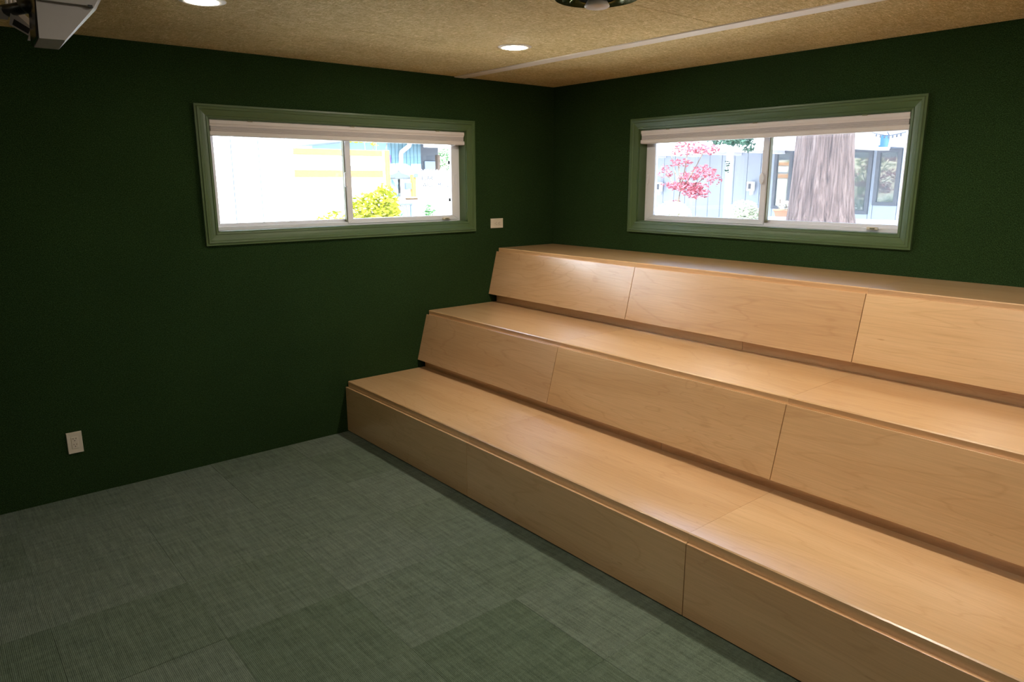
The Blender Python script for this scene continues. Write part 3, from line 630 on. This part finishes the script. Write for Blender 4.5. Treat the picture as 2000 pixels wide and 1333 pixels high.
for u, v, a, b, n in ((1400, 272, .16, .08, 170), (1430, 272, .16, .10, 240), (1452, 270, .12, .13, 200), (1462, 285, .05, .10, 90), (1425, 240, .4, .2, 300)): mb.leaves(B(u, v, yt), (a, .15, b), n, .035, .8)
mb.build('needles', 'needle', rw, normals=False)
cr = MB()      # crown foliage out of view, added along the sun line to shade the trunk
for t, rad, n in ((3.2, 1.1, 900), (4.6, 1.5, 1100), (6.0, 1.8, 1100), (7.4, 1.6, 800)):
    cr.leaves((c1+SUN_DIR.x*t*.75, yt+SUN_DIR.y*t*.75, 1.7+SUN_DIR.z*t*.75), (rad, rad*.8, .6), n, .16, .5)
cr.build('shade_crown', 'needle', rw, normals=False)
for t in (3.2, 4.6, 6.0, 7.4): MB().tube([(c1, yt, 1.5+t*.71), (c1+SUN_DIR.x*t*.4, yt+SUN_DIR.y*t*.4, 1.6+t*.71), (c1+SUN_DIR.x*t*.75, yt+SUN_DIR.y*t*.75, 1.7+t*.71)], [.09, .06, .03], 8).build('branch', 'bark', rw)  # limbs out of view, carrying the added shading foliage
# japanese maple
ym = 5.65; mc = B(1326, 400, ym); mp = tag(empty('red_maple', (mc.x, ym, GZ)), 'small red-leaved maple in front of the blue-grey house', 'tree')
tk = MB().tube([(mc.x-.05, ym, GZ), (mc.x-.02, ym, .6), B(1324, 400, ym), B(1330, 365, ym), B(1325, 320, ym)], [.05, .04, .022, .014, .008], 8)
for e in ((1355, 330), (1375, 295), (1300, 335), (1310, 300), (1345, 285), (1385, 340)): tk.tube([B(1329, 372, ym), B((1329+e[0])/2, (372+e[1])/2+6, ym), B(*e, ym)], [.012, .009, .005], 6)
tk.build('trunk', 'wood', mp); mb = MB()
for u, v, su, sv, n in ((1345, 365, 42, 10, 330), (1360, 378, 28, 10, 200), (1318, 362, 28, 7, 130), (1340, 290, 40, 13, 230), (1380, 292, 24, 10, 170), (1375, 335, 26, 14, 150), (1330, 318, 24, 8, 70), (1300, 335, 14, 14, 60), (1345, 345, 26, 8, 120), (1392, 350, 14, 16, 60), (1318, 395, 12, 4, 30), (1340, 255, 60, 18, 300)):
    c = B(u, v, ym); k = (c-CAM).length/FPX; mb.leaves(c, (su*k, .20, sv*k), n, .032)
mb.build('foliage', 'pinkleaf', mp, normals=False)
for u, lab, su in ((1312, 'pale sunlit bush under the red maple', 38), (1452, 'pale sunlit bush beside the white porch post', 30)):
    c = B(u, 415, 5.1); k = (c-CAM).length/FPX
    shrub('pale_shrub', lab, 'bush', (c.x, 5.1, GZ), [((c.x, 5.1, c.z-.06), (su*k*1.1, .2, .24)), ((c.x, 5.1, c.z-.5), (su*k*1.1, .2, .45)), ((c.x+su*k*.2, 5.08, c.z-.05), (su*k*.8, .18, .22))], 'paleleaf', 3400, .030, group='pale bushes by the porch')
# blue bucket and string of bulbs under the eave
yb_ = 6.2; c = B(1726, 276, yb_); bk = tag(empty('blue_bucket', (c.x, yb_, c.z)), 'blue bucket hanging from the porch eave near the white column', 'bucket')
k = (c-CAM).length/FPX
MB().lathe((c.x, yb_, c.z), [(7*k, -9*k), (8.6*k, 8*k), (9*k, 9*k), (8*k, 9*k), (6.5*k, -7*k)], 18).build('pail', 'blue', bk, True)
MB().tube([(c.x-8*k, yb_, c.z+9*k), (c.x, yb_, c.z+22*k), (c.x+8*k, yb_, c.z+9*k)], .006, 6).tube([(c.x, yb_, c.z+22*k), (c.x, yb_, c.z+24*k), (c.x, yq+.019, c.z+26*k)], .004, 6).build('handle', 'steel', bk)
sg = tag(empty('string_lights', tuple(B(1728, 262, 5.7))), 'string of small dark bulbs strung along the porch eave', 'lights')
pts = [B(1704+8*i, 259+5*math.sin(math.pi*i/7)+i*.2, 5.7) for i in range(9)]
MB().tube([pts[0]+Vector((-.2, .08, .15))]+pts+[pts[-1]+Vector((.1, .08, .12))], .006, 6).build('cord', 'steel', sg)
for p in pts[1:-1]: MB().lathe(p, [(.004, 0), (.010, -.012), (.013, -.028), (.001, -.040)], 8).build('bulb', 'slate', sg)
# dappled trees standing off to the side (they show as reflections in the porch windows)
for x, y, lab in ((-10.6, -4.5, 'light green tree beyond the white building, farther one'), (-7.4, -3.6, 'light green tree beyond the white building, nearer one')):
    shrub('garden_tree', lab, 'tree', (x, y, GZ), [((x, y, 1.6), (.7, .6, .8)), ((x+.5, y, 2.5), (.7, .6, .7)), ((x-.4, y, .9), (.6, .5, .5))], 'yellowleaf', 1200, .08)
